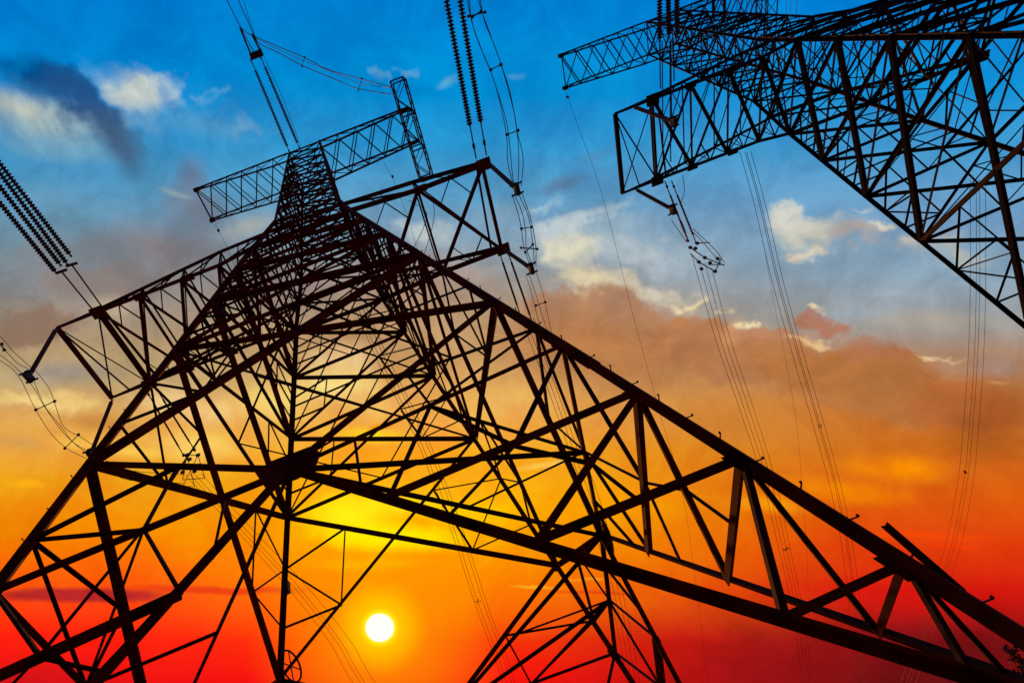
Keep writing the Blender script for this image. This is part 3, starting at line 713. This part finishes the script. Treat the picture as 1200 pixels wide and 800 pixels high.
# --- left phase far side: strings from the left arm to the hardware cluster, then the wires
for nm, q0, q1 in (('left', (170, 455), (215, 533)), ('right', (180, 450), (228, 527))):
    a = on_t(q0, .362); b = on_t(q1, .375)
    string(a, b, f'{nm} one of the far string pair sloping down from the left arm', 'pair of far strings below the left arm', fit0=.9, r=.05, pitch=.3)
c = on_t((224, 540), .376)
hw_ = tag(empty('yoke_hardware', c), 'cluster of clamps and yoke plates hanging behind the left side of the pylon', 'yoke')
for (qx, qy) in ((219, 533), (232, 533), (220, 545), (233, 545), (214, 553), (228, 552), (222, 538)):
    MB().box(on_t((qx, qy), .376) - c, .20, .10, .16).build('clamp', FITTING, hw_)
sq = MB(); cyc = [(219, 533), (232, 533), (240, 560), (214, 562)]
for i in range(4): sq.rod(on_t(cyc[i], .376) - c, on_t(cyc[(i+1) % 4], .376) - c, .02)
sq.rod(on_t((219, 533), .376) - c, on_t((228, 570), .376) - c, .02).rod(on_t((232, 533), .376) - c, on_t((214, 570), .376) - c, .02).build('link', FITTING, hw_)
GF2 = 'far conductors of the left phase of the left pylon'
for k, (x0, x1) in enumerate(((216, 414), (222, 423), (228, 428), (236, 440))):
    wire([(x0, 555), (x0 + 60, 620), (lerp(x0, x1, .62), 690), (lerp(x0, x1, .86), 752), (x1, 800), (x1 + 60, 880)], .377, .42, 'thin conductor of the bundle running down beside the low sun', GF2, .012)
# --- middle phase far side
GF3 = 'far conductors of the middle phase of the left pylon'
for k in range(4):
    dx = (0, 4, 10, 14)[k]
    wire([(415 + dx, 360), (446 + dx, 430), (490 + dx, 520), (530 + dx, 625), (556 + dx, 705), (580 + dx, 770), (593 + dx, 810), (620 + dx, 880)], .02, .06, 'thin conductor of the bundle sloping down right of the sun', GF3, .02)
spacer(on_t((560, 704), .045), dirq((556, 700), (566, 708), .045, .045).normalized(), dirq((556, 708), (566, 700), .045, .045).normalized(), .22, 'small cross-shaped spacer on the wires right of the sun', 'cross spacers on the far conductors')

# --- second tower: near strings off the top edge
for nm, q0, q1 in (('left', (773, 50), (773, -5)), ('middle', (784, 45), (783, -5)), ('right', (794, 45), (793, -5))):
    a = on_t(q0, .36, 1); b = on_t(q1, .37, 1); d = (b - a).normalized()
    string(a, a + d * 4.5, f'{nm} of three insulator strings at the top edge before the right pylon', 'three strings at the top edge before the right pylon', fit0=.15, r=.13)
for x, y1, nm in ((773, 104, 'leftmost'), (776, 190, 'second'), (785, 190, 'third'), (786, 140, 'fourth'), (789, 95, 'rightmost')):
    wire([(x, 48), (x + .5, (48 + y1) / 2), (x + 1, y1)], .362, .40, f'{nm} thin link wire under the top edge strings of the right pylon', 'link wires before the right pylon', .03, 1)
for nm, q0, q1 in (('left', (836, 24), (836, -6)), ('right', (849, 24), (849, -6))):
    a = on_t(q0, -.04, 1); b = on_t(q1, -.03, 1); d = (b - a).normalized()
    string(a, a + d * 5, f'{nm} string rising off the top edge from the right pylon head', 'pair of strings above the right pylon head', fit0=.2, r=.13)
for x0, x1 in ((864, 863), (868, 869), (874, 876), (880, 882), (885, 885)):
    wire([(x0, 26), ((x0 + x1) / 2, 5), (x1, -30)], -.04, -.02, 'one of the thin upright wires leaving the head of the right pylon', 'thin wires above the right pylon head', .022, 1)
for x in (922, 927, 934):
    wire([(x - 1, 26), (x, 0), (x + 1, -40)], .30, .36, 'one of three thin vertical wires at the top edge right of centre', 'three thin wires at the top edge', .012, 1)
# second tower: far strings, yoke and bundle
for nm, q0, q1 in (('left', (779, 212), (806, 282)), ('right', (787, 212), (816, 285))):
    a = on_t(q0, .362, 1); b = on_t(q1, .376, 1)
    string(a, b, f'{nm} one of two strings hanging below the right pylon arm tip', 'pair of far strings of the right pylon', fit0=.9, r=.06, pitch=.2)
c = on_t((818, 300), .378, 1)
h2 = tag(empty('yoke_hardware', c), 'cluster of clamps at the lower end of the strings under the right pylon arm', 'yoke')
for (qx, qy) in ((809, 290), (817, 285), (826, 302), (819, 307), (815, 291), (822, 315), (838, 318), (832, 308), (841, 303)):
    MB().box(on_t((qx, qy), .378, 1) - c, .15, .12, .17).build('clamp', FITTING, h2)
lk = MB()
for q0, q1 in (((809, 290), (826, 302)), ((817, 285), (832, 284)), ((826, 302), (849, 311)), ((830, 310), (848, 310)), ((809, 297), (819, 307)), ((819, 307), (838, 318)), ((838, 318), (845, 303))):
    lk.rod(on_t(q0, .378, 1) - c, on_t(q1, .378, 1) - c, .03)
lk.build('link', FITTING, h2)
for pts, nm in (([(787, 258), (795, 270), (805, 284)], 'lower left'), ([(792, 250), (800, 262), (806, 280)], 'upper left'), ([(812, 268), (827, 282), (840, 295), (849, 308)], 'outer right'), ([(812, 272), (824, 284), (834, 296), (845, 308)], 'inner right'),
                ([(800, 205), (802, 222), (800, 232), (797, 240)], 'short hooked')):
    wire(pts, .44 if 'left' in nm else .38, .378, f'{nm} jumper wire curling round the clamp cluster of the right pylon', 'jumper wires at the right pylon clamps', .018, 1)
GF4 = 'far conductors of the near phase of the right pylon'
for k in range(4):
    x0 = (811, 819, 826, 834)[k]; y0 = (300, 305, 308, 314)[k]
    wire([(x0, y0), (840 + 5.5 * k, 402 - k), (867 + 5.5 * k, 480), (893 + 5 * k, 560), (912 + 4.5 * k, 640), (928 + 4 * k, 710), (938 + 4 * k, 780), (946 + 4 * k, 860)], .378, .44, 'thin conductor of the bundle falling between the two pylons', GF4, .014, 1)
spacer(on_t((921, 643), .42, 1), dirq((915, 640), (927, 646), .42, .42, 1).normalized(), dirq((916, 646), (926, 640), .42, .42, 1).normalized(), .16, 'cross-shaped spacer on the falling bundle above the thick leg', 'cross spacers on the far conductors')
GF5 = 'far conductors of the middle phase of the right pylon'
for k in range(4):
    dx = (0, 6, 8, 13)[k]
    wire([(867 + dx, 178), (884 + dx, 240), (905 + dx, 330), (930 + dx, 420), (953 + dx, 498), (975 + dx, 580), (988 + dx, 650), (996 + dx, 720), (1000 + dx, 800), (1003 + dx, 880)], .0, .05, 'thin conductor of the long bundle descending right of centre', GF5, .022, 1)
spacer(on_t((961, 499), .02, 1), dirq((955, 499), (967, 499), .02, .02, 1).normalized(), dirq((961, 494), (961, 504), .02, .02, 1).normalized(), .2, 'cross-shaped spacer on the long bundle over the orange cloud', 'cross spacers on the far conductors')
GF6 = 'far conductors of the outer phase of the right pylon'
for k in range(4):
    dx = (0, 7, 11, 18)[k]
    wire([(1137 + dx, 210), (1137 + dx, 340), (1134 + dx, 430), (1128 + dx, 510), (1123 + dx, 560), (1110 + dx, 630), (1092 + dx, 690), (1072 + dx, 752), (1045 + dx, 830)], .37, .43, 'thin conductor of the bundle curving down at the right', GF6, .012, 1)
spacer(on_t((1131, 553), .40, 1), dirq((1125, 551), (1138, 555), .40, .40, 1).normalized(), dirq((1131, 549), (1133, 557), .40, .40, 1).normalized(), .13, 'cross-shaped spacer on the rightmost bundle', 'cross spacers on the far conductors')
# ground wires
wire([(662, 104), (678, 150), (700, 210), (722, 290), (742, 370), (757, 425), (775, 490), (800, 580), (815, 680), (830, 800)], -.06, -.02, 'single very thin earth wire hanging from the right pylon upper arm tip', None, .014, 1, 'earth_wire')
wire([(897, 300), (908, 360), (922, 430), (934, 500), (940, 570), (946, 660), (950, 800)], -.06, -.02, 'single faint earth wire left of the long bundle', None, .012, 1, 'earth_wire')
wire([(252, 262), (256, 270), (262, 282), (270, 300), (300, 370), (330, 450)], -.07, -.03, 'single thin earth wire dropping from the left pylon upper arm tip', None, .012, 0, 'earth_wire')
wire([(450, 190), (455, 200), (463, 216), (480, 262), (500, 330)], -.05, -.03, 'single thin earth wire dropping from the right half of the upper arm', None, .012, 0, 'earth_wire')
wire([(480, 235), (499, 248), (497, 265), (485, 290), (470, 320)], .30, .38, 'slim jumper wire hanging inside the right arm', 'two slim wires inside the right arm', .014)
wire([(507, 235), (509, 250), (506, 268), (498, 295), (486, 330)], .30, .38, 'second slim jumper wire hanging inside the right arm, nearer the tip', 'two slim wires inside the right arm', .014)
for q, nm in (((256, 270), 'left pylon upper arm tip'), ((460, 207), 'middle of the upper arm'), ((665, 114), 'right pylon upper arm tip')):
    b = 1 if q[0] > 600 else 0
    c = on_t(q, -.06, b); o = MB().box((0,0,0), .14, .14, .22).lathe((0,0,.3), (0,0,-1), [(0,.03),(.2,.05),(.4,.05),(.6,.03)], 8).build('wire_damper', FITTING, None); o.location = c
    tag(o, f'tiny clamp on the earth wire under the {nm}', 'clamp', 'small clamps on the earth wires')

# --- small things on the first tower
# stub angle standing off the near right leg
pa = Vector(tw(*leg('R', .93)))
def on_depth(q, ref, k=1.0):
    v = ray(q); vv = Vector(v.tolist()); w = Vector(R[:, 2].tolist()); dep = (ref - Vector((0, 0, EYE))).dot(w) * k
    return Vector((0, 0, EYE)) + vv * (dep / vv.dot(w))
e0 = on_depth((1036, 614), pa, 1.02); e1 = on_depth((1128, 694), pa, .90)
o = MB().angle(e0, e1, .05).build('stub_angle', STEEL, None, origin=e0)
o.parent = tower; o.location = e0 - tower.location
# coiled wire ring on the far left leg foot brace, and a small box
fp = tw(*leg('B', .735)); c = on_depth((341, 780), fp, .98)
vx = (on_depth((352, 784), fp, .98) - c); vy = (on_depth((338, 762), fp, .98) - c)
ring = [c + vx * math.cos(a) * 1.05 + vy * math.sin(a) for a in [6.2832 * i / 28 for i in range(29)]]
rt = tag(empty('wire_hoop', c), 'round dark hoop tied beside the vertical leg left of the sun', 'hoop')
MB().tube([p - c for p in ring], .03, 6).build('ring', FITTING, rt)
MB().rod(-vx, vx, .018).rod(-vy, vy, .018).build('spoke', FITTING, rt)
bp = on_depth((335, 688), tw(*leg('B', .69)), .99)
bxo = tag(empty('junction_box', bp), 'small dark box fixed to the vertical leg left of the sun', 'box')
MB().box((0,0,0), .22, .22, .40).build('case', FITTING, bxo); MB().box((0, 0, -.24), .08, .08, .1).box((0,0,.22), .12, .12, .05).build('bracket', FITTING, bxo)

# ------------------------------------------------------------------ the tree whose tip shows in the lower right corner
def tree(tip, depth, label):
    v = ray(tip); k = depth / math.hypot(v[0], v[1]); top = Vector((v[0] * k, v[1] * k, v[2] * k + EYE))
    gz = ground_z(top.x, top.y); ht = top.z - gz
    root = tag(empty('conifer_tree', (top.x, top.y, gz)), label, 'tree')
    rng = random.Random(3); tr = MB()
    tr.lathe((0,0,0), (0,0,1), [(0, .22), (ht*.3, .17), (ht*.7, .09), (ht, .012)], 8)
    cr = MB()
    h = ht * .16
    while h < ht * .995:
        f = 1 - h / ht; n = 5 if h < ht * .85 else 3
        for i in range(n):
            a = rng.uniform(0, 6.28); L = (ht * .24 * f + .12) * rng.uniform(.6, 1.15); d = Vector((math.cos(a), math.sin(a), rng.uniform(-.1, .45))).normalized()
            p0 = Vector((0, 0, h)); p1 = p0 + d * L; tr.rod(p0, p1, .012 + .02 * f, 4)
            for j in range(int(5 + L * 8)):
                s = rng.uniform(.15, 1.05); c = p0 + d * L * s + Vector([rng.gauss(0, .05 + .03 * f) for _ in range(3)])
                u = Vector([rng.gauss(0, 1) for _ in range(3)]).normalized(); w = u.cross(Vector([rng.gauss(0, 1) for _ in range(3)])).normalized(); sz = rng.uniform(.035, .085)
                b = len(cr.v); cr.v += [tuple(c - u * sz), tuple(c + w * sz * .5), tuple(c + u * sz * 1.3), tuple(c - w * sz * .5)]; cr.f.append((b, b+1, b+2, b+3))
        h += .10 + .22 * f
    tr.build('trunk', BARK, root); cr.build('crown', LEAF, root)
tree((1177, 757), 24, 'dark pointed treetop peeping in at the bottom right corner')
